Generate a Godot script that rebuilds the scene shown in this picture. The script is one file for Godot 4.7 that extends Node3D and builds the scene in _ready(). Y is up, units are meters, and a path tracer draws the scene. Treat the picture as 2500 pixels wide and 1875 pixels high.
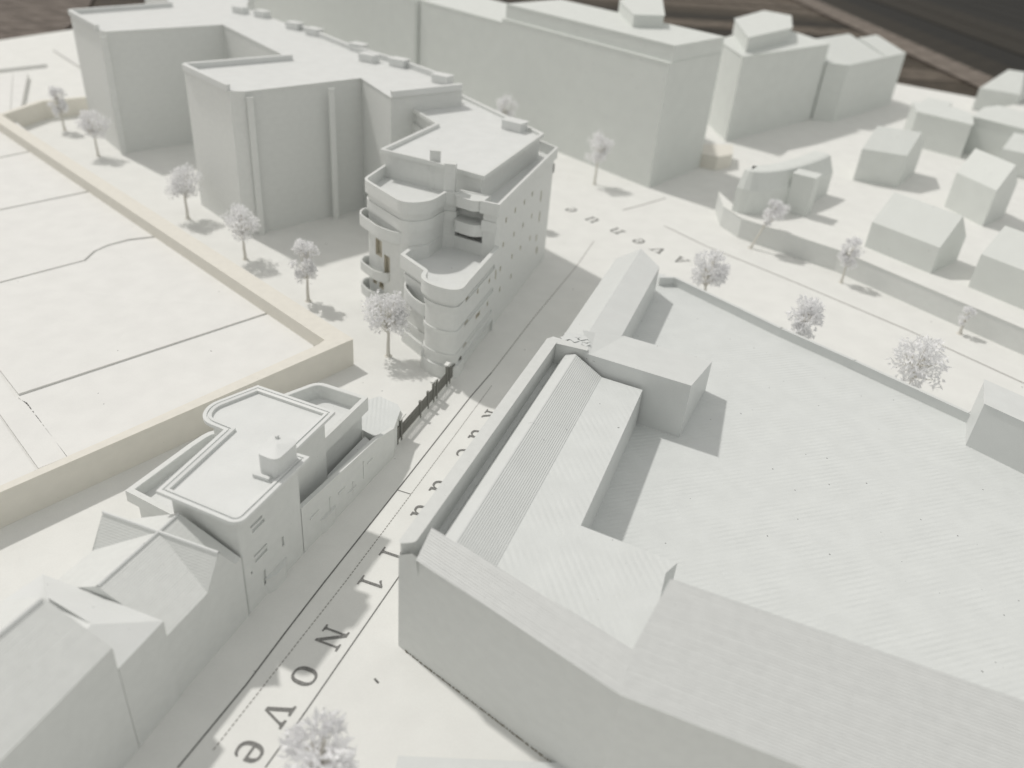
extends Node3D
# A white architects' model of a street corner: 3D printed blocks and card on a board, photographed in hazy sunshine.
# All lengths below are in centimetres of the real model and are turned into metres by S.
const S := 0.01
const UU := Vector2(0.30353, -0.95282)   # along the street, away from the camera (plan x, z)
const NN := Vector2(0.95282, 0.30353)    # across the street, to the right
var used := {}
var org := Vector3.ZERO
var M := {}

# ---------------------------------------------------------------- helpers
func q(u: float, v: float) -> Vector2: return NN * u + UU * v
func p3(a: Vector2, h: float) -> Vector3: return Vector3(a.x, h, a.y)
func w(u: float, v: float, h: float) -> Vector3: return p3(q(u, v), h)
func uvs(a: Array) -> PackedVector2Array:
	var r := PackedVector2Array()
	for i in range(0, a.size(), 2): r.append(q(a[i], a[i + 1]))
	return r
func numbered(called: String) -> String:
	if not used.has(called):
		used[called] = 0
		return called
	used[called] += 1
	return "%s_%03d" % [called, used[called]]
func tag(o: Node, label: String, category: String, group := "") -> Node:
	o.set_meta("label", label)
	o.set_meta("category", category)
	if group: o.set_meta("group", group)
	return o
func thing(called: String, label: String, category: String, at: Vector2, h := 0.0, group := "") -> Node3D:
	var o := Node3D.new()
	o.name = numbered(called)
	o.position = p3(at, h) * S
	org = o.position
	add_child(o, true)
	tag(o, label, category, group)
	return o
func structure(called: String) -> Node3D:
	var o := Node3D.new()
	o.name = called
	org = Vector3.ZERO
	add_child(o, true)
	o.set_meta("kind", "structure")
	return o

class Solid:
	var st := SurfaceTool.new()
	var o: Vector3
	var n := 0
	func _init(origin: Vector3) -> void:
		o = origin
		st.begin(Mesh.PRIMITIVE_TRIANGLES)
		st.set_smooth_group(-1)
	func tri(a: Vector3, b: Vector3, c: Vector3) -> void:
		for p in [a, b, c]: st.add_vertex(p * 0.01 - o)
		n += 1
	func quad(a: Vector3, b: Vector3, c: Vector3, d: Vector3) -> void:
		tri(a, b, c)
		tri(a, c, d)
	func poly(pts: Array) -> void:
		for i in range(1, pts.size() - 1): tri(pts[0], pts[i], pts[i + 1])
	func flat(pl: PackedVector2Array, h: float, up := true) -> void:
		var t := Geometry2D.triangulate_polygon(pl)
		for i in range(0, t.size(), 3):
			var a := pl[t[i]]
			var b := pl[t[i + 1]]
			var c := pl[t[i + 2]]
			if ((b - a).cross(c - a) > 0) != up:
				var k := b
				b = c
				c = k
			tri(Vector3(a.x, h, a.y), Vector3(b.x, h, b.y), Vector3(c.x, h, c.y))
	func ring(a: PackedVector2Array, ha: float, b: PackedVector2Array, hb: float) -> void:
		for i in a.size():
			var j := (i + 1) % a.size()
			quad(Vector3(a[i].x, ha, a[i].y), Vector3(b[i].x, hb, b[i].y), Vector3(b[j].x, hb, b[j].y), Vector3(a[j].x, ha, a[j].y))

func part(called: String, s: Solid, m: Material, parent: Node) -> MeshInstance3D:
	s.st.generate_normals()
	var o := MeshInstance3D.new()
	o.name = called
	o.mesh = s.st.commit()
	o.material_override = m
	parent.add_child(o, true)
	return o
func solid() -> Solid: return Solid.new(org)

func cw(pl: PackedVector2Array) -> PackedVector2Array:      # the same turning sense for every plan
	if Geometry2D.is_polygon_clockwise(pl): return pl
	var r := pl.duplicate()
	r.reverse()
	return r
func inset(pl: PackedVector2Array, d: float) -> PackedVector2Array:
	var r := PackedVector2Array()
	var n := pl.size()
	for i in n:
		var a := pl[(i + n - 1) % n]
		var b := pl[i]
		var c := pl[(i + 1) % n]
		var e := (b - a).normalized()
		var f := (c - b).normalized()
		var na := Vector2(-e.y, e.x)
		var nb := Vector2(-f.y, f.x)
		if Geometry2D.is_polygon_clockwise(pl):
			na = -na
			nb = -nb
		var m := (na + nb)
		if m.length() < 0.05: m = na
		m = m.normalized()
		r.append(b - m * d / max(0.35, m.dot(na)))
	return r
func fillet(pl: PackedVector2Array, radii: Dictionary, steps := 7) -> PackedVector2Array:
	var r := PackedVector2Array()
	var n := pl.size()
	for i in n:
		if not radii.has(i):
			r.append(pl[i])
			continue
		var b := pl[i]
		var e := (pl[(i + n - 1) % n] - b)
		var f := (pl[(i + 1) % n] - b)
		var k: float = min(radii[i], min(e.length(), f.length()) * 0.49)
		var s := b + e.normalized() * k
		var t := b + f.normalized() * k
		for j in steps + 1:
			var x := float(j) / steps
			r.append(s.lerp(b, x).lerp(b.lerp(t, x), x))
	return r
func walls(s: Solid, pl: PackedVector2Array, y0: float, y1: float, ch: float) -> PackedVector2Array:
	pl = cw(pl)
	var top := inset(pl, ch)
	s.ring(pl, y0, pl, y1 - ch)
	s.ring(pl, y1 - ch, top, y1)
	return top
# a plain extruded block as ONE mesh
func block(s: Solid, pl: PackedVector2Array, y0: float, y1: float, ch := 0.04) -> void:
	var top := walls(s, pl, y0, y1, ch)
	s.flat(top, y1)
# walls and roof as two parts; with a rim the roof is sunk behind a parapet
func storeys(t: Node, pl: PackedVector2Array, y0: float, y1: float, m: Material, rim := 0.0, deep := 0.0, ch := 0.05, roofm: Material = null) -> void:
	var s := solid()
	var top := walls(s, pl, y0, y1, ch)
	var f := solid()
	if rim > 0.0:
		var inn := inset(cw(pl), rim)
		var inn2 := inset(cw(pl), rim + 0.02)
		s.ring(top, y1, inn, y1)
		s.ring(inn, y1, inn2, y1 - deep)
		f.flat(inn2, y1 - deep)
	else:
		f.flat(top, y1)
	part("wall", s, m, t)
	part("roof", f, roofm if roofm else m, t)
func box(s: Solid, c: Vector2, dir: Vector2, l: float, wd: float, y0: float, y1: float, ch := 0.03) -> void:
	var e := dir.normalized() * l * 0.5
	var f := Vector2(-dir.y, dir.x).normalized() * wd * 0.5
	block(s, PackedVector2Array([c - e - f, c + e - f, c + e + f, c - e + f]), y0, y1, ch)
func bar(s: Solid, a: Vector3, b: Vector3, r0: float, r1: float, n := 5) -> void:
	var d := (b - a).normalized()
	var x := d.cross(Vector3.RIGHT if absf(d.x) < 0.8 else Vector3.UP).normalized()
	var y := d.cross(x)
	for i in n:
		var k0 := TAU * i / n
		var k1 := TAU * (i + 1) / n
		var u0 := x * cos(k0) + y * sin(k0)
		var u1 := x * cos(k1) + y * sin(k1)
		s.quad(a + u0 * r0, b + u0 * r1, b + u1 * r1, a + u1 * r0)
# a vertical facade from a to b with sunk windows [along, height, width, tall]
func facade(t: Node, called: String, a: Vector2, b: Vector2, y0: float, y1: float, wins: Array, inward: Vector2, deep: float, m: Material, wm: Material) -> void:
	var d := (b - a).normalized()
	var xs := [0.0, a.distance_to(b)]
	var ys := [y0, y1]
	for k in wins:
		xs.append_array([k[0] - k[2] * 0.5, k[0] + k[2] * 0.5])
		ys.append_array([k[1] - k[3] * 0.5, k[1] + k[3] * 0.5])
	xs.sort()
	ys.sort()
	var s := solid()
	for i in xs.size() - 1:
		for j in ys.size() - 1:
			if xs[i + 1] - xs[i] < 1e-5 or ys[j + 1] - ys[j] < 1e-5: continue
			var mx: float = (xs[i] + xs[i + 1]) * 0.5
			var my: float = (ys[j] + ys[j + 1]) * 0.5
			var hole := false
			for k in wins:
				if absf(mx - k[0]) < k[2] * 0.5 and absf(my - k[1]) < k[3] * 0.5: hole = true
			if hole: continue
			s.quad(p3(a + d * xs[i], ys[j]), p3(a + d * xs[i], ys[j + 1]), p3(a + d * xs[i + 1], ys[j + 1]), p3(a + d * xs[i + 1], ys[j]))
	part(called, s, m, t)
	for k in wins:
		var f := solid()
		var c: Array = []
		for z in [[-1, -1], [-1, 1], [1, 1], [1, -1]]:
			c.append(p3(a + d * (k[0] + z[0] * k[2] * 0.5), k[1] + z[1] * k[3] * 0.5))
		var off := p3(inward.normalized() * deep, 0)
		for i in 4: f.quad(c[i], c[(i + 1) % 4], c[(i + 1) % 4] + off, c[i] + off)
		f.quad(c[0] + off, c[1] + off, c[2] + off, c[3] + off)
		part("window", f, wm, t)
# gabled house: plan a-b is one gable end, d-c the other; the ridge runs between their middles
func gable(t: Node, a: Vector2, b: Vector2, c: Vector2, d: Vector2, y0: float, eave: float, ridge: float, m: Material, hip := 0.0) -> void:
	var s := solid()
	var r0 := (a + b) * 0.5
	var r1 := (c + d) * 0.5
	var ax := (r1 - r0) * hip
	r0 += ax
	r1 -= ax
	for k in [[a, b], [b, c], [c, d], [d, a]]:
		s.quad(p3(k[0], y0), p3(k[0], eave), p3(k[1], eave), p3(k[1], y0))
	var f := solid()
	for g in [[a, b, r0], [c, d, r1]]:
		(f if hip > 0.0 else s).tri(p3(g[0], eave), p3(g[2], ridge), p3(g[1], eave))
	f.quad(p3(b, eave), p3(r0, ridge), p3(r1, ridge), p3(c, eave))
	f.quad(p3(d, eave), p3(r1, ridge), p3(r0, ridge), p3(a, eave))
	part("wall", s, m, t)
	part("roof", f, m, t)

# ---------------------------------------------------------------- textures and materials
func noise(f: float, sd: int, oct := 3) -> FastNoiseLite:
	var n := FastNoiseLite.new()
	n.noise_type = FastNoiseLite.TYPE_SIMPLEX_SMOOTH
	n.frequency = f
	n.seed = sd
	n.fractal_octaves = oct
	return n
func image_of(size: int, fn: Callable) -> ImageTexture:
	var b := PackedByteArray()
	b.resize(size * size)
	for y in size:
		for x in size:
			b[y * size + x] = int(clampf(fn.call(x, y), 0.0, 1.0) * 255.0)
	return ImageTexture.create_from_image(Image.create_from_data(size, size, false, Image.FORMAT_L8, b))
func layers_texture() -> ImageTexture:        # uneven print layers, one row after the other
	var rg := RandomNumberGenerator.new()
	rg.seed = 5
	var row := []
	for i in 512: row.append(rg.randf())
	var n := noise(0.02, 3)
	return image_of(512, func(x, y): return 0.5 + 0.35 * sin(y * TAU / 8.0) + 0.22 * (row[y / 8] - 0.5) + 0.18 * n.get_noise_2d(x * 0.6, y * 3.0))
func raster_texture() -> ImageTexture:        # parallel beads of a printed top surface, strong here and faint there
	var n := noise(0.006, 8, 2)
	var n2 := noise(0.05, 9, 2)
	return image_of(1024, func(x, y):
		var e := clampf(0.5 + 1.1 * n.get_noise_2d(x, y), 0.08, 1.0)
		return 0.5 + (0.32 * sin((x + 1.5 * n2.get_noise_2d(x, y)) * TAU / 16.0)) * e + 0.14 * n2.get_noise_2d(x * 2.0, y * 0.3))
func speck_texture(sd: int, dots: int, grain: float) -> ImageTexture:   # faint blotches and a few specks of dirt
	var size := 1024
	var n := noise(0.01, sd, 4)
	var rg := RandomNumberGenerator.new()
	rg.seed = sd
	var b := PackedByteArray()
	b.resize(size * size)
	for y in size:
		for x in size:
			b[y * size + x] = int(clampf(0.975 + 0.018 * n.get_noise_2d(x, y) + grain * (rg.randf() - 0.5), 0, 1) * 255)
	for k in dots:
		var cx := rg.randi_range(3, size - 4)
		var cy := rg.randi_range(3, size - 4)
		var r := rg.randf_range(0.5, 1.5)
		var dark := rg.randf_range(0.25, 0.7)
		var lx := rg.randf_range(0.7, 2.2)
		for y in range(-3, 4):
			for x in range(-3, 4):
				if Vector2(x / lx, y).length() < r: b[(cy + y) * size + cx + x] = int(b[(cy + y) * size + cx + x] * dark)
	return ImageTexture.create_from_image(Image.create_from_data(size, size, false, Image.FORMAT_L8, b))
func mat(c: Color, rough: float, tex: Texture2D = null, tile := 10.0, bump: Texture2D = null, relief := 0.01) -> StandardMaterial3D:
	var m := StandardMaterial3D.new()
	m.albedo_color = c
	m.roughness = rough
	m.metallic_specular = 0.4
	m.uv1_triplanar = true
	m.uv1_world_triplanar = true
	m.uv1_scale = Vector3.ONE * (100.0 / tile)
	if tex: m.albedo_texture = tex
	if bump:
		m.heightmap_enabled = true
		m.heightmap_texture = bump
		m.heightmap_scale = relief
	return m
func materials() -> void:
	var lay := layers_texture()
	var ras := raster_texture()
	var sp := speck_texture(11, 14, 0.02)
	var sp2 := speck_texture(23, 45, 0.03)
	M.card = mat(Color(0.914, 0.916, 0.903), 0.75, sp, 31.0)
	M.sheet = mat(Color(0.915, 0.915, 0.905), 0.75, sp, 27.0)
	M.cream = mat(Color(0.905, 0.893, 0.858), 0.8, sp, 9.0)
	M.print = mat(Color(0.885, 0.893, 0.884), 0.5, sp2, 17.0, lay, 0.012)
	M.print.uv1_scale = Vector3.ONE * (100.0 / 6.4)
	M.smooth = mat(Color(0.89, 0.898, 0.893), 0.45, sp2, 19.0)
	M.grey = mat(Color(0.865, 0.875, 0.87), 0.45, sp2, 19.0)  # darker than smooth: light falling off to the right, put into the colour
	M.greyprint = mat(Color(0.865, 0.873, 0.865), 0.5, sp2, 17.0, lay, 0.012)  # print toned down likewise, the weaker light on the right painted in
	M.greyprint.uv1_scale = Vector3.ONE * (100.0 / 6.4)
	M.raster = mat(Color(0.865, 0.877, 0.872), 0.42, sp2, 20.0, ras, 0.02)  # lowered colour stands in for dimmer light over the hall roof
	M.raster.uv1_triplanar = false
	M.layered = mat(Color(0.865, 0.873, 0.868), 0.45, sp2, 20.0, lay, 0.02)  # front roof slopes, darkened in colour for the same light falloff
	M.layered.uv1_triplanar = false
	M.layered.uv1_scale = Vector3.ONE
	M.layers = mat(Color(0.885, 0.893, 0.884), 0.5, sp2, 20.0, lay, 0.012)
	M.layers.uv1_triplanar = false
	M.layers.uv1_scale = Vector3.ONE
	M.raster.uv1_scale = Vector3.ONE
	M.far = mat(Color(0.875, 0.888, 0.875), 0.6, sp2, 23.0)
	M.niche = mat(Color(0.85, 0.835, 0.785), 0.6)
	M.ink = mat(Color(0.58, 0.58, 0.57), 0.8, speck_ink(), 5.0)
	M.line = mat(Color(0.52, 0.52, 0.51), 0.8, speck_ink(), 5.0)
	M.faint = mat(Color(0.70, 0.69, 0.67), 0.8, speck_ink(), 0.7)
	M.glue = mat(Color(0.52, 0.50, 0.45), 0.8)
	M.rail = mat(Color(0.48, 0.48, 0.46), 0.6)
	M.foliage = mat(Color(0.95, 0.95, 0.955), 0.6)
	M.foliage.backlight_enabled = true
	M.foliage.backlight = Color(0.8, 0.8, 0.8)
	M.stem = mat(Color(0.84, 0.83, 0.80), 0.6)
	var g := NoiseTexture2D.new()
	g.width = 512
	g.height = 512
	g.seamless = true
	g.noise = noise(0.02, 31, 4)
	var rp := Gradient.new()
	rp.set_color(0, Color(0.35, 0.33, 0.30))
	rp.set_color(1, Color(1, 1, 1))
	g.color_ramp = rp
	M.wood = []
	for c in [Color(0.50, 0.455, 0.40), Color(0.25, 0.23, 0.19), Color(0.38, 0.345, 0.295), Color(0.66, 0.62, 0.585), Color(0.16, 0.155, 0.135), Color(0.54, 0.50, 0.455), Color(0.58, 0.54, 0.51)]:
		var m := mat(c, 0.85, g, 40.0)
		m.uv1_scale = Vector3(1.4, 6.0, 9.0)
		m.uv1_world_triplanar = false
		M.wood.append(m)
func speck_ink() -> ImageTexture:
	if not M.has("_ink"):
		var rg := RandomNumberGenerator.new()
		rg.seed = 77
		M._ink = image_of(256, func(_x, _y): return 0.62 + 0.75 * pow(rg.randf(), 1.5))
	return M._ink
# top surface with bead lines running along `dir`, as one mesh with its own UVs (one repeat = `tile` cm)
func beads(called: String, pl: PackedVector2Array, h: float, deg: float, tile: float, parent: Node) -> void:
	var d := Vector2(sin(deg_to_rad(deg)), -cos(deg_to_rad(deg)))
	var e := Vector2(-d.y, d.x)
	var st := SurfaceTool.new()
	st.begin(Mesh.PRIMITIVE_TRIANGLES)
	var t := Geometry2D.triangulate_polygon(pl)
	for i in range(0, t.size(), 3):
		var ids := [t[i], t[i + 1], t[i + 2]]
		if (pl[ids[1]] - pl[ids[0]]).cross(pl[ids[2]] - pl[ids[0]]) < 0: ids.reverse()
		for k in ids:
			st.set_uv(Vector2(pl[k].dot(e), pl[k].dot(d)) / tile)
			st.set_normal(Vector3.UP)
			st.add_vertex(p3(pl[k], h) * S - org)
	st.generate_tangents()
	var o := MeshInstance3D.new()
	o.name = called
	o.mesh = st.commit()
	o.material_override = M.raster
	parent.add_child(o, true)

# plane roof polygon whose print layers run along `dir`
func slope(called: String, pts: Array, dir: Vector3, m: Material, parent: Node) -> void:
	var nn: Vector3 = (pts[1] - pts[0]).cross(pts[2] - pts[0]).normalized()
	if nn.y < 0.0:
		pts.reverse()
		nn = -nn
	var x := (dir - nn * dir.dot(nn)).normalized()
	var y := nn.cross(x)
	var st := SurfaceTool.new()
	st.begin(Mesh.PRIMITIVE_TRIANGLES)
	for i in range(1, pts.size() - 1):
		for k in [0, i + 1, i]:
			st.set_uv(Vector2(pts[k].dot(x), pts[k].dot(y)) / 7.0)
			st.set_normal(nn)
			st.add_vertex(pts[k] * S - org)
	st.generate_tangents()
	var o := MeshInstance3D.new()
	o.name = called
	o.mesh = st.commit()
	o.material_override = m
	parent.add_child(o, true)

# ---------------------------------------------------------------- trees
func leaf(s: Solid, c: Vector3, d: Vector3, l: float, wd: float, rg: RandomNumberGenerator) -> void:
	var x := d.cross(Vector3(rg.randf() - 0.5, rg.randf() - 0.5, rg.randf() - 0.5)).normalized()
	var bend := d.cross(x) * l * rg.randf_range(-0.3, 0.3)
	var a := c - d * l * 0.5
	var b := c + d * l * 0.5 + bend
	s.tri(a, c + x * wd * 0.5, b)
	s.tri(a, b, c - x * wd * 0.5)
func dir3(rg: RandomNumberGenerator) -> Vector3:
	var z := rg.randf_range(-1, 1)
	var k := rg.randf() * TAU
	return Vector3(cos(k) * sqrt(1 - z * z), z, sin(k) * sqrt(1 - z * z))
# style: crumb = clumps of crumbly foliage, frond = long pointed leaves on twigs, thin = few leaves
func tree(label: String, at: Vector2, h0: float, tall: float, bare: float, wide: float, style: String, sd: int, lean := Vector2.ZERO) -> Node3D:
	var rg := RandomNumberGenerator.new()
	rg.seed = sd
	var t := thing("tree", label, "tree", at, h0, "small white model trees standing along the streets")
	var foot := p3(at, h0)
	var fork := p3(at + lean * 0.45, h0 + bare * 1.05)
	var mid := p3(at + lean, h0 + bare + (tall - bare) * 0.5)
	var hr := (tall - bare) * 0.5
	var s := solid()
	var steps := 4
	var last := foot
	for i in steps:
		var k := float(i + 1) / steps
		var p := foot.lerp(fork, k) + Vector3(rg.randf() - 0.5, 0, rg.randf() - 0.5) * 0.06
		bar(s, last, p, lerpf(0.15, 0.10, float(i) / steps), lerpf(0.15, 0.10, k), 7)
		last = p
	bar(s, foot, foot + Vector3(0, 0.10, 0), 0.30, 0.17, 9)
	var cl := []
	var nc := 26 if style == "crumb" else 34
	if style == "thin": nc = 12
	for i in nc:
		var d := dir3(rg)
		var rr := pow(rg.randf_range(0.25, 1.0), 0.5)
		var c := mid + Vector3(d.x * wide, d.y * hr, d.z * wide) * rr * 0.84
		cl.append(c)
		var k := fork.lerp(mid, rg.randf_range(0.0, 0.9))
		bar(s, k, k.lerp(c, 0.5) + Vector3(0, -0.05, 0), 0.05, 0.035, 4)
		bar(s, k.lerp(c, 0.5) + Vector3(0, -0.05, 0), c, 0.035, 0.015, 4)
	bar(s, last, mid, 0.10, 0.05, 6)
	part("trunk", s, M.stem, t)
	var f := solid()
	for c in cl:
		var out: Vector3 = (c - mid).normalized()
		if style == "crumb":
			var r := rg.randf_range(0.30, 0.5) * wide / 1.2
			for j in 66:
				var d := dir3(rg)
				var p: Vector3 = c + d * r * pow(rg.randf(), 0.4)
				leaf(f, p, (d + dir3(rg) * 0.9).normalized(), rg.randf_range(0.13, 0.30), rg.randf_range(0.11, 0.22), rg)
		elif style == "frond":
			for j in 26:
				var d: Vector3 = (out * 0.8 + dir3(rg)).normalized()
				var p: Vector3 = c + dir3(rg) * 0.33 * wide / 1.3
				leaf(f, p + d * 0.2, d, rg.randf_range(0.3, 0.62), rg.randf_range(0.13, 0.22), rg)
		else:
			for j in 30:
				var d := dir3(rg)
				leaf(f, c + d * 0.26 * rg.randf(), d, rg.randf_range(0.15, 0.34), rg.randf_range(0.1, 0.18), rg)
	part("crown", f, M.foliage, t)
	return t
func again(src: Node3D, label: String, at: Vector2, h0: float, size: float, turn: float) -> void:
	var t: Node3D = src.duplicate()
	t.name = numbered("tree")
	add_child(t, true)
	t.position = p3(at, h0) * S
	t.rotation.y = turn
	t.scale = Vector3.ONE * size
	tag(t, label, "tree", "small white model trees standing along the streets")

# ---------------------------------------------------------------- print on the board
func strip(s: Solid, pts: Array, wd: float, h: float) -> void:
	for i in pts.size() - 1:
		var a: Vector2 = pts[i]
		var b: Vector2 = pts[i + 1]
		var f := (b - a).normalized().orthogonal() * wd * 0.5
		s.quad(p3(a - f, h), p3(b - f, h), p3(b + f, h), p3(a + f, h))
func dashes(s: Solid, a: Vector2, b: Vector2, wd: float, h: float, on: float, off: float) -> void:
	var d := (b - a).normalized()
	var x := 0.0
	while x < a.distance_to(b):
		strip(s, [a + d * x, a + d * (x + on)], wd, h)
		x += on + off
func letter(ch: String, at: Vector2, up: Vector2, cap: float, parent: Node) -> void:
	var f := SystemFont.new()
	f.font_names = PackedStringArray(["Droid Serif"])
	var m := TextMesh.new()
	m.text = ch
	m.font = f
	m.font_size = 64
	m.pixel_size = cap / 46.0 * S * (1.2 if ch == ch.to_lower() and not ch.is_valid_int() else 1.0)
	m.depth = 0.012 * S
	m.curve_step = 1.0
	m.vertical_alignment = VERTICAL_ALIGNMENT_BOTTOM
	var o := MeshInstance3D.new()
	o.name = "letter"
	o.mesh = m
	o.material_override = M.ink
	var y := p3(up.normalized(), 0)
	var x := y.cross(Vector3.UP)
	o.transform = Transform3D(Basis(x, y, Vector3.UP), p3(at, 0.016) * S)
	parent.add_child(o, true)

# ================================================================ the scene
func _ready() -> void:
	# camera: phone lens close above the model
	var cam := Camera3D.new()
	cam.name = "camera"
	var at := CameraAttributesPhysical.new()
	at.frustum_focal_length = 37.35
	at.frustum_focus_distance = 0.45
	at.exposure_aperture = 9.5
	cam.attributes = at
	cam.fov = 50.23
	cam.near = 0.02
	cam.far = 60.0
	cam.transform = Transform3D(Basis(Vector3(0.9959, 0.0766, -0.0477), Vector3(-0.0903, 0.8455, -0.5263), Vector3(-0.0000, 0.5284, 0.8490)), Vector3(0, 30, 0) * S)
	add_child(cam)
	cam.make_current()
	# sky, exposure
	var env := Environment.new()
	env.background_mode = Environment.BG_SKY
	var sky := Sky.new()
	var sm := ProceduralSkyMaterial.new()
	sm.sky_top_color = Color(0.83, 0.835, 0.83)
	sm.sky_horizon_color = Color(0.88, 0.87, 0.845)
	sm.sky_curve = 0.25
	sm.ground_horizon_color = Color(0.45, 0.44, 0.42)
	sm.ground_bottom_color = Color(0.35, 0.34, 0.32)
	sm.sky_energy_multiplier = 1.1
	sm.sun_angle_max = 110.0
	sm.sun_curve = 0.8
	sky.sky_material = sm
	env.sky = sky
	env.tonemap_mode = Environment.TONE_MAPPER_LINEAR
	env.tonemap_exposure = 0.65
	env.sdfgi_enabled = true
	env.ssao_enabled = true
	env.ssil_enabled = true
	var we := WorldEnvironment.new()
	we.name = "world"
	we.environment = env
	add_child(we)
	# hazy sun from the far left
	var sun := DirectionalLight3D.new()
	sun.name = "sun"
	sun.light_energy = 0.9
	sun.light_angular_distance = 2.2
	sun.light_color = Color(1.0, 0.985, 0.965)
	sun.shadow_enabled = true
	sun.basis = Basis.looking_at(Vector3(0.454, -0.811, 0.3677), Vector3.UP)
	add_child(sun)
	materials()
	deck()
	board()
	garden()
	long_blocks()
	tower()
	row_houses()
	project()
	street_block()
	far_slabs()
	terrace_houses()
	fence()
	trees()

func deck() -> void:
	# old timber decking under the board
	var rg := RandomNumberGenerator.new()
	rg.seed = 4
	var d := structure("deck")
	var ground := solid()
	ground.flat(PackedVector2Array([Vector2(-900, -1200), Vector2(1100, -1200), Vector2(1100, 120), Vector2(-900, 120)]), -5.0)
	part("deck_base", ground, M.wood[4], d)
	var dir := Vector2(0.985, -0.17).normalized()
	var nrm := Vector2(dir.y, -dir.x)                    # away from the camera
	var lp := Vector2(98, -280)                          # on the pale board
	var ld := Vector2(4.0, 137.0).normalized()
	var lw := 9.5
	for k in 34:                                         # boards left of the pale one, far to near
		var c := nrm * (40.0 + k * 14.6)
		var s := solid()
		# where this board meets the pale board
		var hit: Variant = Geometry2D.line_intersects_line(c, dir, lp, ld)
		var b: Vector2 = hit if hit is Vector2 else c + dir * 120.0
		var a: Vector2 = b - dir * 420.0
		b -= dir * 5.2
		var h := nrm * 6.7
		block(s, PackedVector2Array([a - h, b - h, b + h, a + h]), -5.0, -2.4 + rg.randf_range(-0.25, 0.0), 0.3)
		part("plank", s, M.wood[[0, 2, 1, 5][rg.randi() % 4]], d)
	var sp := solid()
	sp.flat(PackedVector2Array([Vector2(-93.79, -138.22), Vector2(-89.41, -159.00), Vector2(-98.71, -188.94), Vector2(-110.45, -218.12), Vector2(-138.39, -204.54)]), -1.95)
	part("paving", sp, M.wood[6], d)
	var s2 := solid()
	block(s2, PackedVector2Array([lp - ld * 260 + Vector2(-4.7, 0), lp + ld * 260 + Vector2(-4.7, 0), lp + ld * 260 + Vector2(4.7, 0), lp - ld * 260 + Vector2(4.7, 0)]), -5.0, -1.9, 0.3)
	part("plank", s2, M.wood[3], d)
	for k in 16:                                         # darker boards right of it, parallel to it
		var c := lp + Vector2(13.5 + k * 14.8, 0)
		var s := solid()
		block(s, PackedVector2Array([c - ld * 300 + Vector2(-6.8, 0), c + ld * 260 + Vector2(-6.8, 0), c + ld * 260 + Vector2(6.8, 0), c - ld * 300 + Vector2(6.8, 0)]), -5.0, -2.5 + rg.randf_range(-0.3, 0.0), 0.3)
		part("plank", s, M.wood[[4, 1, 4][rg.randi() % 3]], d)

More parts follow.
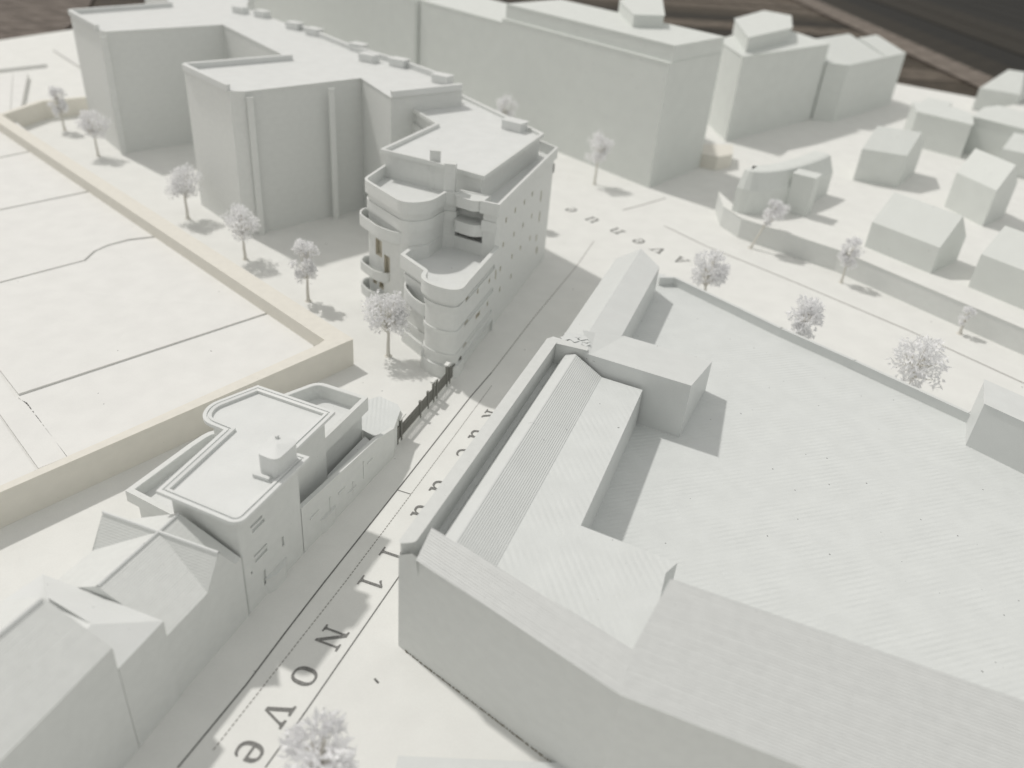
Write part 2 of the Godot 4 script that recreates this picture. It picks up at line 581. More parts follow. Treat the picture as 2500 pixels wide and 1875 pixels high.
func board() -> void:
	var g := structure("ground")
	var s := solid()
	block(s, PackedVector2Array([Vector2(-150, 25), Vector2(110, 25), Vector2(205, -96), Vector2(82.62, -168.67), Vector2(71.34, -175.41), Vector2(40, -194), Vector2(-70, -194), Vector2(-85.62, -151.68), Vector2(-89.46, -140.91), Vector2(-124, -46)]), -1.9, 0.0, 0.03)
	part("board", s, M.card, g)
	# printed kerb lines, parking line and street names
	var k := solid()
	strip(k, [Vector2(-11.43, -18.29), Vector2(-10.08, -22.21), Vector2(-9.20, -25.27), Vector2(-8.27, -28.33), Vector2(-6.91, -32.63), Vector2(-5.31, -37.71), Vector2(-2.73, -45.98), Vector2(-1.51, -49.45)], 0.075, 0.012)
	part("printed_line", k, M.line, g)
	k = solid()
	strip(k, [Vector2(-1.51, -49.45), Vector2(1.16, -58.16), Vector2(4.84, -69.28), Vector2(6.74, -75.95)], 0.06, 0.012)
	part("printed_line", k, M.faint, g)
	k = solid()
	strip(k, [Vector2(-8.16, -18.61), Vector2(-7.24, -21.32), Vector2(-6.12, -24.84), Vector2(-4.51, -29.89)], 0.06, 0.012)
	part("printed_line", k, M.line, g)
	k = solid()
	strip(k, [Vector2(-7.61, -20.27), Vector2(-7.23, -19.92)], 0.07, 0.012)
	part("printed_line", k, M.faint, g)
	k = solid()
	dashes(k, Vector2(-10.37, -19.14), Vector2(-7.26, -28.51), 0.05, 0.012, 0.16, 0.07)
	dashes(k, Vector2(-7.26, -28.51), Vector2(-5.10, -35.50), 0.05, 0.012, 0.16, 0.07)
	dashes(k, Vector2(-5.08, -35.58), Vector2(-1.37, -47.77), 0.04, 0.012, 0.2, 0.05)
	part("printed_line", k, M.faint, g)
	k = solid()
	strip(k, [Vector2(-5.86, -35.79), Vector2(-5.09, -35.54)], 0.06, 0.012)
	part("printed_line", k, M.line, g)
	k = solid()
	strip(k, [Vector2(10.26, -85.69), Vector2(12.64, -88.01), Vector2(15.47, -90.95)], 0.16, 0.012)
	part("printed_line", k, M.faint, g)
	k = solid()
	strip(k, [Vector2(14.31, -82.05), Vector2(17.82, -77.52), Vector2(20.63, -74.76), Vector2(25.18, -70.27), Vector2(32.83, -62.28), Vector2(39.30, -54.49)], 0.14, 0.012)
	part("printed_line", k, M.faint, g)
	k = solid()
	strip(k, [Vector2(-4.78, -23.12), Vector2(-4.57, -22.91)], 0.1, 0.012)
	part("dirt_mark", k, M.line, g)
	# letters run towards the camera, their heads to the right
	var txt := [["R", 41.74], ["u", 39.3], ["e", 37.15], ["d", 33.65], ["u", 31.3], ["1", 27.65], ["1", 25.45], ["N", 21.75], ["o", 19.5], ["v", 17.5], ["e", 15.62], ["m", 13.3]]
	for t in txt: letter(t[0], q(-15.42, t[1]), NN, 1.2, g)
	var up := Vector2(-0.655, 0.755)   # filled below with the direction across the avenue
	var av := [Vector2(5.17, -84.74), Vector2(7.32, -82.32), Vector2(9.73, -79.76), Vector2(11.79, -77.48), Vector2(13.59, -75.58), Vector2(15.38, -73.56)]
	var al: Vector2 = (av[0] - av[4]).normalized()
	up = Vector2(al.y, -al.x)
	if up.y < 0: up = -up
	var names := ["e", "u", "n", "e", "v", "A"]
	for i in 6: letter(names[i], av[i] - up * 0.55, up, 1.45, g)

func garden() -> void:
	# garden terrain: card sheets laid side by side with fine open joints, behind a cream wall
	var g := structure("terrain")
	var s := solid()
	block(s, PackedVector2Array([q(-41.0, 0.0), q(-33.9, 21.0), q(-26.5, 42.6), Vector2(-60, -94), Vector2(-72, -118), Vector2(-120, -60), Vector2(-60, -5)]), 0.01, 0.86, 0.0)
	part("bed", s, M.sheet, g)
	var ins := [Vector2(-13.17, -47.68) + Vector2(0.5, 0.1), Vector2(-17.9, -53.0), Vector2(-30.9, -64.6), Vector2(-40.9, -74.6), Vector2(-52.0, -85.7), Vector2(-60.2, -94.0)]
	var l1 := [Vector2(-70, -81), Vector2(-29.7, -40.2), Vector2(-17.6, -54.5)]
	var l2 := [Vector2(-60, -27.4), Vector2(-38.95, -54.45), Vector2(-35.06, -59.45), Vector2(-35.17, -61.3), Vector2(-34.7, -62.7), Vector2(-33.6, -64.2), Vector2(-31.4, -65.6)]
	var l3 := [Vector2(-70, -37.7), Vector2(-46.88, -68.14), Vector2(-41.2, -75.6)]
	var l4 := [Vector2(-80, -38), Vector2(-54.73, -81.71), Vector2(-52.3, -86.0)]
	var sheets := [
		PackedVector2Array([Vector2(-25.30, -30.28), Vector2(-21.84, -35.13), Vector2(-13.17, -47.68) + Vector2(0.4, 0.3), Vector2(-17.5, -54.3), Vector2(-29.55, -40.05), Vector2(-28.6, -39.35), Vector2(-23.6, -34.6)]),
		PackedVector2Array([Vector2(-24.0, -34.9), Vector2(-28.75, -39.55), Vector2(-29.75, -40.0), Vector2(-60, -70.4), Vector2(-62, -68.3), Vector2(-29.4, -38.05), Vector2(-24.9, -33.75)]),
		PackedVector2Array([Vector2(-25.0, -33.6), Vector2(-29.52, -37.95), Vector2(-62.0, -68.1), Vector2(-75, -60), Vector2(-45, -10), Vector2(-26.5, -28.0)]),
		PackedVector2Array([Vector2(-29.72, -40.4), Vector2(-17.6, -54.65), Vector2(-31.3, -65.4), Vector2(-33.5, -64.0), Vector2(-34.57, -62.6), Vector2(-35.03, -61.3), Vector2(-34.92, -59.4), Vector2(-38.85, -54.3), Vector2(-41.3, -51.4)]),
		PackedVector2Array([Vector2(-41.6, -51.6), Vector2(-39.0, -54.6), Vector2(-35.2, -59.5), Vector2(-35.3, -61.3), Vector2(-34.83, -62.8), Vector2(-33.7, -64.4), Vector2(-31.5, -65.75), Vector2(-41.1, -75.4), Vector2(-46.78, -68.0), Vector2(-52.0, -61.1)]),
		PackedVector2Array([Vector2(-52.2, -61.3), Vector2(-47.0, -68.3), Vector2(-41.3, -75.8), Vector2(-52.2, -85.9), Vector2(-54.6, -81.6), Vector2(-60, -72.2)]),
		PackedVector2Array([Vector2(-52.4, -86.3), Vector2(-54.85, -81.95), Vector2(-66.0, -62.6), Vector2(-110, -60), Vector2(-73, -116), Vector2(-62, -96)])]
	for pl in sheets:
		s = solid()
		block(s, pl, 0.865, 1.0, 0.015)
		part("card_sheet", s, M.sheet, g)
	# far strips of the same card beyond the wall
	for l in [[Vector2(-78.12, -119.35), Vector2(-73.68, -125.83)], [Vector2(-77.78, -136.06), Vector2(-68.79, -126.51)]]:
		s = solid()
		var a: Vector2 = l[0]
		var b: Vector2 = l[1]
		box(s, (a + b) * 0.5, b - a, a.distance_to(b), 0.5, 0.0, 0.45, 0.02)
		part("card_strip", s, M.sheet, g)
	# the wall in two lengths that meet at the front corner
	var t := thing("garden_wall", "cream card wall running from the front corner back past the row of trees", "wall", q(-40, 49.5))
	s = solid()
	block(s, uvs([-25.42, 43.1, -86.6, 70.15, -87.6, 69.6, -86.2, 68.6, -27.1, 42.15, -25.75, 42.15]), 0.0, 2.1, 0.03)
	part("wall", s, M.cream, t)
	s = solid()
	block(s, uvs([-86.65, 70.2, -88.0, 77.0, -85.2, 82.0, -84.7, 81.7, -87.3, 76.9, -86.0, 70.0]), 0.0, 2.1, 0.03)
	part("wall", s, M.cream, t)
	t = thing("garden_wall", "long cream card wall in front of the garden, nearest the flat roofed corner house", "wall", q(-32, 24))
	s = solid()
	block(s, uvs([-25.78, 42.14, -27.0, 42.14, -27.02, 41.4, -31.5, 27.0, -33.2, 21.8, -41.0, -1.0, -40.2, -1.0, -33.0, 20.97, -25.46, 43.0]), 0.0, 2.095, 0.03)
	part("wall", s, M.cream, t)

func long_blocks() -> void:
	# the long apartment range on the avenue with two deep wings towards the garden
	var t := thing("apartment_block", "long flat roofed apartment block with two deep wings behind the garden trees", "building", Vector2(-23.89, -70.24))
	var hh := 12.7
	var far := q(-98, 118)
	var wing2 := PackedVector2Array([Vector2(-32.02, -76.23), Vector2(-25.76, -69.97), Vector2(-24.59, -70.29), Vector2(-16.54, -79.20), Vector2(-16.33, -78.75), Vector2(-12.71, -72.87)])
	var wing1 := PackedVector2Array([Vector2(-36.67, -99.67), Vector2(-45.48, -89.78), Vector2(-46.39, -90.07), Vector2(-53.12, -97.48), Vector2(-45.95, -108.73)])
	var back := PackedVector2Array([Vector2(-7.03, -78.25), Vector2(-9.34, -81.56), Vector2(-14.10, -86.58), Vector2(-19.95, -91.43), Vector2(-28.74, -101.83), Vector2(-38.17, -112.38)])
	var pl := PackedVector2Array()
	pl.append_array(wing2)
	pl.append_array(back)
	pl.append(far + Vector2(12, 4))
	pl.append(far + Vector2(-8, -2))
	pl.append(wing1[4])
	pl.append(wing1[3])
	pl.append(wing1[2])
	pl.append(wing1[1])
	pl.append(wing1[0])
	pl.append(Vector2(-29.35, -90.54))
	pl.append(Vector2(-24.32, -84.34))
	var s := solid()
	var top := walls(s, pl, 0.0, hh, 0.08)
	part("wall", s, M.print, t)
	s = solid()
	s.flat(top, hh)
	part("roof", s, M.smooth, t)
	# parapet pieces left standing along the far edges
	for e in [[wing2[0], Vector2(-24.32, -84.34)], [wing1[3], wing1[4]], [wing2[5], back[0]], [back[1], back[2]], [back[2], back[3]], [back[3], back[4]], [wing2[1], wing2[0]], [wing1[2], wing1[3]]]:
		s = solid()
		var a: Vector2 = e[0]
		var b: Vector2 = e[1]
		var dd := (b - a).normalized()
		box(s, (a + b) * 0.5 + dd.orthogonal() * 0.02, b - a, a.distance_to(b) * 0.97, 0.35, hh - 0.04, hh + 0.5, 0.06)
		part("parapet", s, M.smooth, t)
	# roof boxes
	for c in [Vector2(-37.48, -108.40), Vector2(-34.33, -106.89), Vector2(-28.74, -100.93), Vector2(-25.77, -98.24), Vector2(-19.40, -91.70), Vector2(-17.34, -86.78), Vector2(-14.09, -85.75), Vector2(-9.10, -80.20)]:
		s = solid()
		box(s, c, Vector2(0.9, 0.45), 1.7, 1.2, hh - 0.03, hh + 0.75, 0.08)
		part("roof_box", s, M.smooth, t)
	# slender corner strips and a floor line on the wings
	for e in [[Vector2(-24.15, -70.18), 12.3], [Vector2(-18.56, -75.74), 12.3], [Vector2(-45.44, -89.15), 12.3]]:
		s = solid()
		box(s, e[0] + Vector2(-0.02, 0.03), Vector2(0.86, -0.5), 0.55, 0.16, 0.0, e[1], 0.03)
		part("corner_strip", s, M.print, t)

func tower() -> void:
	var s0 := Vector2(-3.71, -49.65)         # street facade line, near end
	var s1 := Vector2(1.89, -70.97)           # and far end
	var t := thing("corner_tower", "tall corner apartment tower with rounded balconies, terraces and rows of tiny windows", "building", s0)
	var sd := (s1 - s0).normalized()
	var inn := Vector2(sd.y, -sd.x)
	if inn.dot(NN) > 0: inn = -inn
	var cut := 6.15                        # where the tall part starts along the street
	var sc := s0 + sd * cut
	# --- tall part
	var body := PackedVector2Array([sc, q(-19.95, 52.35), q(-19.95, 53.6), q(-22.3, 53.6), q(-22.35, 52.9), q(-23.16, 52.6), q(-23.3, 50.2), q(-24.56, 49.05), q(-29.1, 51.9), q(-29.35, 55.2), q(-29.2, 64.6), q(-34.5, 69.2), q(-31.5, 75.2), s1])
	body = fillet(body, {7: 1.2, 8: 0.5, 6: 0.9}, 6)
	var s := solid()
	var bc := cw(body)
	var n := bc.size()
	var tall := []
	for i in n:
		var a := bc[i]
		var b := bc[(i + 1) % n]
		if (a.distance_to(sc) < 0.01 and b.distance_to(s1) < 0.01) or (b.distance_to(sc) < 0.01 and a.distance_to(s1) < 0.01): continue
		tall.append([a, b])
	for l in [[0.0, 7.95, 0.0], [7.95, 8.75, 0.10], [8.75, 10.2, 0.0]]:
		var ol: PackedVector2Array = inset(bc, l[2]) if l[2] > 0.0 else bc
		for i in n:
			var a := bc[i]
			var b := bc[(i + 1) % n]
			if not tall.has([a, b]): continue
			if l[0] == 0.0 and a.distance_to(b) > 2.0 and Geometry2D.get_closest_point_to_segment((a + b) * 0.5, q(-29.1, 51.9), q(-24.56, 49.05)).distance_to((a + b) * 0.5) < 0.1:
				var rev: bool = (b - a).dot(NN) < 0.0
				var wl := []
				for z in [[1.25, 5.45, 0.95, 1.3], [2.45, 4.3, 0.85, 1.9], [0.6, 2.55, 0.6, 0.6], [1.6, 2.5, 0.7, 0.55], [1.3, 7.0, 1.2, 0.45]]: wl.append(z)
				facade(t, "garden_facade", b if rev else a, a if rev else b, 0.0, l[1], wl, UU, 0.45, M.print, M.niche)
				continue
			s.quad(p3(ol[i], l[0]), p3(ol[i], l[1]), p3(ol[(i + 1) % n], l[1]), p3(ol[(i + 1) % n], l[0]))
			if l[2] > 0.0:
				for hh in [l[0], l[1]]: s.quad(p3(ol[i], hh), p3(a, hh), p3(b, hh), p3(ol[(i + 1) % n], hh))
	var bi := inset(bc, 0.22)
	s.ring(bc, 10.2, bi, 10.2)
	s.ring(bi, 10.2, bi, 9.3)
	part("wall", s, M.print, t)
	s = solid()
	s.flat(bi, 9.3)
	part("terrace_floor", s, M.smooth, t)
	# street facade windows
	var lower := []
	var upper := []
	for wv in [[8.6, 8.14], [10.86, 8.17], [13.37, 8.03], [15.6, 8.0], [8.33, 6.3], [11.07, 6.15], [13.55, 6.05], [16.06, 5.95], [8.0, 4.45], [11.02, 4.3], [13.35, 4.15], [16.2, 3.95], [8.28, 2.6], [11.2, 2.5]]:
		upper.append([wv[0] - cut, wv[1], 0.30, 0.42])
	upper.append_array([[18.6 - cut, 6.9, 0.34, 0.95], [18.75 - cut, 5.0, 0.34, 0.95], [18.4 - cut, 3.2, 0.34, 0.6], [18.95 - cut, 1.85, 0.5, 0.6], [6.9 - cut, 4.4, 0.28, 0.8], [7.4 - cut, 9.3, 0.3, 0.35]])
	for wv in [[5.41, 4.55, 0.34], [2.83, 4.8, 0.3], [5.31, 2.72, 0.32], [3.16, 2.77, 0.95]]:
		lower.append([wv[0], wv[1], wv[2], 0.36])
	lower.append([0.55, 3.5, 0.9, 0.3])
	lower.append([0.45, 5.35, 0.7, 0.3])
	lower.append([0.5, 1.7, 0.8, 0.22])
	facade(t, "street_facade", sc, s1, 0.0, 10.2, upper, inn, 0.45, M.print, M.niche)
	facade(t, "street_facade", s0, sc, 0.0, 6.9, lower, inn, 0.40, M.print, M.niche)
	# --- set-back attic
	s = solid()
	var pent := PackedVector2Array([q(-20.85, 53.95), q(-25.66, 55.0), q(-29.4, 55.4), q(-29.05, 64.5), q(-34.4, 69.1), q(-31.6, 75.1), q(-20.85, 67.0)])
	var ptop := walls(s, pent, 9.25, 11.5, 0.06)
	var pi := inset(cw(pent), 0.3)
	s.ring(ptop, 11.5, pi, 11.5)
	s.ring(pi, 11.5, pi, 11.2)
	part("attic_wall", s, M.print, t)
	s = solid()
	s.flat(pi, 11.2)
	part("attic_roof", s, M.smooth, t)
	s = solid()
	box(s, Vector2(-1.79, -71.63), Vector2(0.9, 0.5), 1.9, 1.2, 11.15, 12.0, 0.1)
	part("roof_box", s, M.smooth, t)
	s = solid()
	box(s, q(-25.1, 55.15), NN.rotated(-0.3), 0.75, 0.6, 9.25, 12.25, 0.05)
	part("chimney", s, M.print, t)
	s = solid()
	box(s, q(-22.95, 53.1), NN.rotated(-0.25), 0.8, 0.75, 0.0, 12.2, 0.05)
	part("chimney", s, M.print, t)
	# loggia balconies between the pier and the chimney
	for b in [[7.45, 8.35], [9.35, 10.15], [5.6, 6.45]]:
		if b[0] < 6.0: continue
		s = solid()
		block(s, fillet(uvs([-22.25, 53.5, -22.25, 52.35, -20.6, 51.95, -19.97, 52.4, -19.97, 53.5]), {1: 0.3, 2: 0.5}), b[0], b[1], 0.05)
		part("balcony", s, M.print, t)
	# --- lower part with the rounded corner and its terrace
	var corner := PackedVector2Array([s0, q(-18.45, 44.55), q(-19.95, 44.55), q(-21.1, 45.1), q(-21.35, 46.3), q(-23.9, 47.9), q(-23.9, 49.0), q(-23.2, 50.3), q(-23.16, 52.55), q(-22.35, 52.85), sc])
	corner = cw(fillet(corner, {1: 1.4, 2: 1.2, 3: 0.7, 4: 0.25}, 8))
	var lay := [[0.0, 0.95, 0.20], [0.95, 1.55, 0.0], [1.55, 1.85, 0.07], [1.85, 3.35, 0.0], [3.35, 3.65, 0.09], [3.65, 5.2, 0.0], [5.2, 5.5, 0.09], [5.5, 6.9, 0.0]]
	s = solid()
	for l in lay:
		var ol: PackedVector2Array = inset(corner, l[2]) if l[2] > 0.0 else corner
		var m := ol.size()
		for i in m:
			var a := ol[i]
			var b := ol[(i + 1) % m]
			var mid := (a + b) * 0.5
			if Geometry2D.get_closest_point_to_segment(mid, s0, sc).distance_to(mid) < 0.25 and a.distance_to(b) > 2.0: continue
			s.quad(p3(a, l[0]), p3(a, l[1]), p3(b, l[1]), p3(b, l[0]))
		if l[2] > 0.0:
			s.ring(ol, l[1], corner, l[1])
			if l[0] > 0.0: s.ring(corner, l[0], ol, l[0])
	var ci := inset(corner, 0.3)
	s.ring(corner, 6.9, ci, 6.9)
	s.ring(ci, 6.9, ci, 5.9)
	part("rounded_corner", s, M.print, t)
	s = solid()
	s.flat(ci, 5.9)
	part("terrace_floor", s, M.smooth, t)
	# --- curved balconies on the garden side: floor slab with an upright rim
	for b in [[[-29.55, 52.3, -29.3, 51.3, -26.9, 49.7, -25.4, 49.35, -24.6, 49.6, -25.5, 51.0, -28.6, 52.9], 6.75, 7.75], [[-29.5, 52.2, -29.35, 51.35, -27.4, 50.1, -26.3, 50.3, -26.4, 51.2, -28.6, 52.9], 3.1, 3.95], [[-29.5, 52.3, -29.35, 51.35, -27.9, 50.3, -27.0, 50.5, -27.2, 51.2, -28.6, 52.9], 1.15, 2.05], [[-23.9, 48.3, -23.6, 47.4, -22.3, 46.1, -21.2, 45.5, -20.9, 46.0, -22.5, 48.4], 3.75, 4.75]]:
		s = solid()
		var o2 := cw(fillet(uvs(b[0]), {0: 0.3, 1: 0.5, 2: 0.6, 3: 0.5}, 5))
		var rim := walls(s, o2, b[1], b[2], 0.04)
		var ri := inset(o2, 0.16)
		s.ring(rim, b[2], ri, b[2])
		s.ring(ri, b[2], ri, b[1] + 0.15)
		s.flat(ri, b[1] + 0.15)
		s.flat(o2, b[1], false)
		part("balcony", s, M.print, t)
func row_houses() -> void:
	# --- house with the cross gable, next to the corner house
	var t := thing("gabled_house", "white house with a cross gable and crossing ridges, next to the flat roofed corner house", "house", q(-18.5, 19))
	var e := 3.65
	var r := 5.1
	var s := solid()
	var rf := solid()
	var gl := 19.05
	var gm := 20.0
	var gr := 20.9
	var uf := -18.48
	var ub := -24.45
	var um := -21.5
	# facade with the gable, ends, back
	s.poly([w(uf, 16.55, 0), w(uf, 16.55, e), w(uf, gl, e), w(uf, gm, r), w(uf, gr, e), w(uf, 21.3, e), w(uf, 21.3, 0)])
	s.poly([w(ub, 16.55, 0), w(ub, 16.55, e), w(ub, gl, e), w(ub, gm, r), w(ub, gr, e), w(ub, 21.3, e), w(ub, 21.3, 0)])
	for v in [16.55, 21.3]: s.poly([w(uf, v, 0), w(uf, v, e), w(um, v, r), w(ub, v, e), w(ub, v, 0)])
	for side in [uf, ub]:
		slope("roof", [w(side, 16.55, e), w(um, 16.55, r), w(um, gm, r), w(side, gl, e)], p3(UU, 0), M.layers, t)
		rf.poly([w(side, gl, e), w(um, gm, r), w(side, gm, r)])
		rf.poly([w(side, gr, e), w(side, gm, r), w(um, gm, r)])
		rf.poly([w(side, gr, e), w(um, gm, r), w(um, 21.3, r), w(side, 21.3, e)])
	part("wall", s, M.print, t)
	part("roof", rf, M.print, t)
	for k in [[[um, 16.55], [um, 21.25]], [[uf, gm], [ub, gm]]]:
		s = solid()
		bar(s, w(k[0][0], k[0][1], r), w(k[1][0], k[1][1], r), 0.07, 0.07, 6)
		part("ridge", s, M.smooth, t)
	# --- low bay house between the two
	t = thing("bay_house", "narrow white house with a bright hipped roof between the gabled house and the long house", "house", q(-18.4, 15.3))
	s = solid()
	var e2 := 4.62
	s.poly([w(-18.36, 14.1, 0), w(-18.36, 14.1, e2), w(-18.40, 16.5, e2), w(-18.40, 16.5, 0)])
	s.poly([w(-18.40, 16.5, 0), w(-18.40, 16.5, e2), w(-24.3, 16.5, e2), w(-24.3, 16.5, 0)])
	part("wall", s, M.print, t)
	s = solid()
	var rc := w(-20.1, 14.85, 5.35)
	s.tri(w(-18.36, 14.1, e2), rc, w(-18.40, 16.5, e2))
	s.poly([w(-18.36, 14.1, e2), rc, w(-20.1, 13.9, 5.35)])
	s.poly([w(-18.40, 16.5, e2), rc, w(-22.6, 15.2, 5.35), w(-24.3, 16.5, e2)])
	s.poly([rc, w(-20.1, 13.9, 5.35), w(-24.3, 13.9, 5.0), w(-24.3, 16.5, e2), w(-22.6, 15.2, 5.35)])
	part("roof", s, M.smooth, t)
	# --- long house reaching out of the frame
	t = thing("long_house", "long white house with a shaded street wall and plain pitched roof, nearest the camera", "house", q(-18.3, 9))
	s = solid()
	var e3 := 5.8
	s.poly([w(-18.32, 14.05, 0), w(-18.32, 14.05, e3), w(-18.1, -2, e3), w(-18.1, -2, 0)])
	s.poly([w(-18.32, 14.05, 0), w(-18.32, 14.05, e3), w(-20.95, 14.0, 7.2), w(-23.6, 14.05, e3), w(-23.6, 14.05, 0)])
	s.poly([w(-23.6, 14.05, 0), w(-23.6, 14.05, e3), w(-23.8, -2, e3), w(-23.8, -2, 0)])
	part("wall", s, M.print, t)
	slope("roof", [w(-18.32, 14.05, e3), w(-20.95, 14.0, 7.2), w(-21.1, -2, 7.2), w(-18.1, -2, e3)], p3(UU, 0), M.layers, t)
	s = solid()
	s.poly([w(-23.6, 14.05, e3), w(-20.95, 14.0, 7.2), w(-21.1, -2, 7.2), w(-23.8, -2, e3)])
	part("roof", s, M.print, t)
	s = solid()
	bar(s, w(-20.95, 13.9, 7.2), w(-21.1, -2, 7.2), 0.08, 0.08, 6)
	part("ridge", s, M.smooth, t)

func project() -> void:
	# the detailed corner house: stepped flat roofs, roof tank, terraces
	var t := thing("corner_house", "detailed flat roofed corner house with a round roof tank and stepped terraces by the gate", "house", q(-18.5, 21.4))
	var hh := 5.95
	var roof := uvs([-18.52, 21.42, -18.45, 25.87, -19.33, 25.87, -19.33, 29.7, -23.5, 29.98, -24.45, 27.75, -24.1, 26.9, -22.45, 26.72, -22.2, 21.7])
	roof = cw(fillet(roof, {0: 0.14, 5: 0.5, 6: 0.5}, 6))
	var s := solid()
	var n := roof.size()
	var fa := q(-18.52, 21.42)
	var fb := q(-18.45, 25.87)
	for i in n:
		var a := roof[i]
		var b := roof[(i + 1) % n]
		var mid := (a + b) * 0.5
		if a.distance_to(b) > 3.5 and Geometry2D.get_closest_point_to_segment(mid, fa, fb).distance_to(mid) < 0.15: continue
		s.quad(p3(a, 0), p3(a, hh), p3(b, hh), p3(b, 0))
	part("wall", s, M.print, t)
	# roof edge in two steps
	s = solid()
	var a1 := inset(roof, 0.16)
	var a2 := inset(roof, 0.24)
	var a3 := inset(roof, 0.42)
	s.ring(roof, hh, a1, hh + 0.03)
	s.ring(a1, hh + 0.03, a1, hh - 0.04)
	s.ring(a1, hh - 0.04, a2, hh - 0.04)
	s.ring(a2, hh - 0.04, a2, hh + 0.02)
	s.ring(a2, hh + 0.02, a3, hh + 0.02)
	s.ring(a3, hh + 0.02, a3, hh - 0.16)
	part("roof_edge", s, M.smooth, t)
	s = solid()
	s.flat(a3, hh - 0.16)
	part("roof", s, M.smooth, t)
	# street wall of the high part with its window bands
	var st := Vector2(fa.x, fa.y)
	var d := (fb - fa).normalized()
	var corner := st + d * 0.14
	facade(t, "street_facade", corner, fb, 0.0, hh, [[1.05, 4.7, 0.85, 0.16], [1.15, 4.4, 0.9, 0.22], [1.1, 2.95, 0.95, 0.12], [1.12, 2.62, 0.9, 0.2], [1.2, 1.15, 0.22, 0.9], [2.75, 2.1, 0.16, 0.6], [0.35, 2.2, 0.1, 0.16]], -NN, 0.10, M.print, M.print)
	# sloping-topped low street wall with shallow openings
	var lw := [[25.87, 2.94], [33.1, 2.5], [35.05, 2.03]]
	s = solid()
	for i in 2:
		var u0: float = -18.43 + 0.035 * (lw[i][0] - 25.87)
		var u1: float = -18.43 + 0.035 * (lw[i + 1][0] - 25.87)
		var a: Array = [w(u0, lw[i][0], 0), w(u0, lw[i][0], lw[i][1]), w(u1, lw[i + 1][0], lw[i + 1][1]), w(u1, lw[i + 1][0], 0)]
		var b: Array = [w(u0 - 0.25, lw[i][0], 0), w(u0 - 0.25, lw[i][0], lw[i][1]), w(u1 - 0.25, lw[i + 1][0], lw[i + 1][1]), w(u1 - 0.25, lw[i + 1][0], 0)]
		s.poly(a)
		s.poly(b)
		s.quad(a[1], b[1], b[2], a[2])
	part("terrace_wall", s, M.print, t)
	for k in [[26.9, 1.75, 0.75, 0.12], [28.3, 1.2, 0.06, 1.3], [29.4, 1.5, 0.6, 0.1], [31.6, 1.35, 0.05, 1.2], [32.3, 1.5, 0.5, 0.1], [30.5, 0.9, 0.06, 0.8]]:
		s = solid()
		var u: float = -18.43 + 0.035 * (k[0] - 25.87)
		box(s, q(u + 0.0, k[0]), UU, k[2], 0.08, k[1] - k[3] * 0.5, k[1] + k[3] * 0.5, 0.02)
		part("window_sill", s, M.print, t)
	s = solid()
	block(s, uvs([-18.7, 25.9, -18.45, 33.4, -19.4, 33.9, -19.5, 25.9]), 0.0, 1.75, 0.02)
	part("terrace_floor", s, M.smooth, t)
	# small bays at the foot of the street wall
	for b in [[28.1, 0.9, 1.0], [30.4, 0.7, 0.9], [23.6, 0.8, 1.0]]:
		s = solid()
		block(s, fillet(uvs([-18.5, b[0] - b[1], -18.26, b[0] - b[1] * 0.5, -18.24, b[0] + b[1] * 0.5, -18.5, b[0] + b[1]]), {1: 0.2, 2: 0.2}), 0.0, b[2], 0.06)
		part("bay", s, M.print, t)
	# roof tank
	s = solid()
	var tank := cw(fillet(uvs([-18.46, 24.35, -18.42, 26.05, -19.62, 26.0, -19.68, 24.45]), {0: 0.35, 1: 0.3, 2: 0.45, 3: 0.5}, 5))
	walls(s, tank, 5.5, 6.95, 0.05)
	var tt := inset(tank, 0.05)
	var cen := Vector2.ZERO
	for p in tt: cen += p / tt.size()
	for i in tt.size(): s.tri(p3(tt[i], 6.95), p3(cen, 7.07), p3(tt[(i + 1) % tt.size()], 6.95))
	part("roof_tank", s, M.smooth, t)
	s = solid()
	box(s, q(-19.35, 25.75), UU, 0.16, 0.12, 6.9, 7.15, 0.02)
	part("tank_knob", s, M.smooth, t)
	s = solid()
	box(s, q(-19.2, 24.15), NN, 0.85, 0.14, hh - 0.16, hh + 0.03, 0.02)
	part("roof_curb", s, M.smooth, t)
	# terrace tray beyond the roof
	s = solid()
	var tray := cw(fillet(uvs([-19.72, 30.0, -19.66, 34.05, -22.55, 34.2, -23.6, 32.0, -23.5, 29.95]), {2: 0.4, 3: 0.3}, 4))
	var tp := walls(s, tray, 0.0, 4.25, 0.03)
	var ti := inset(tray, 0.28)
	s.ring(tp, 4.25, ti, 4.25)
	s.ring(ti, 4.25, ti, 3.35)
	part("terrace_wall", s, M.print, t)
	s = solid()
	s.flat(ti, 3.35)
	part("terrace_floor", s, M.smooth, t)
	# sunlit ribbed roof of the end bay
	var endp := cw(uvs([-18.8, 33.9, -18.17, 35.1, -18.7, 37.0, -19.1, 37.4, -20.5, 37.7, -21.25, 36.5, -20.0, 34.25]))
	s = solid()
	var et := walls(s, endp, 0.0, 2.0, 0.02)
	part("end_bay", s, M.print, t)
	beads("end_roof", et, 2.0, 172.0, 16.0, t)
	# low terrace on the garden side
	s = solid()
	var lt := cw(fillet(uvs([-27.38, 24.55, -27.15, 28.8, -26.95, 30.5, -24.0, 29.6, -22.3, 26.6, -22.1, 23.6, -24.4, 24.1]), {2: 0.8}, 4))
	var lp := walls(s, lt, 0.0, 1.95, 0.03)
	var li := inset(lt, 0.35)
	s.ring(lp, 1.95, li, 1.95)
	s.ring(li, 1.95, li, 1.25)
	part("terrace_wall", s, M.print, t)
	s = solid()
	s.flat(li, 1.25)
	part("terrace_floor", s, M.smooth, t)

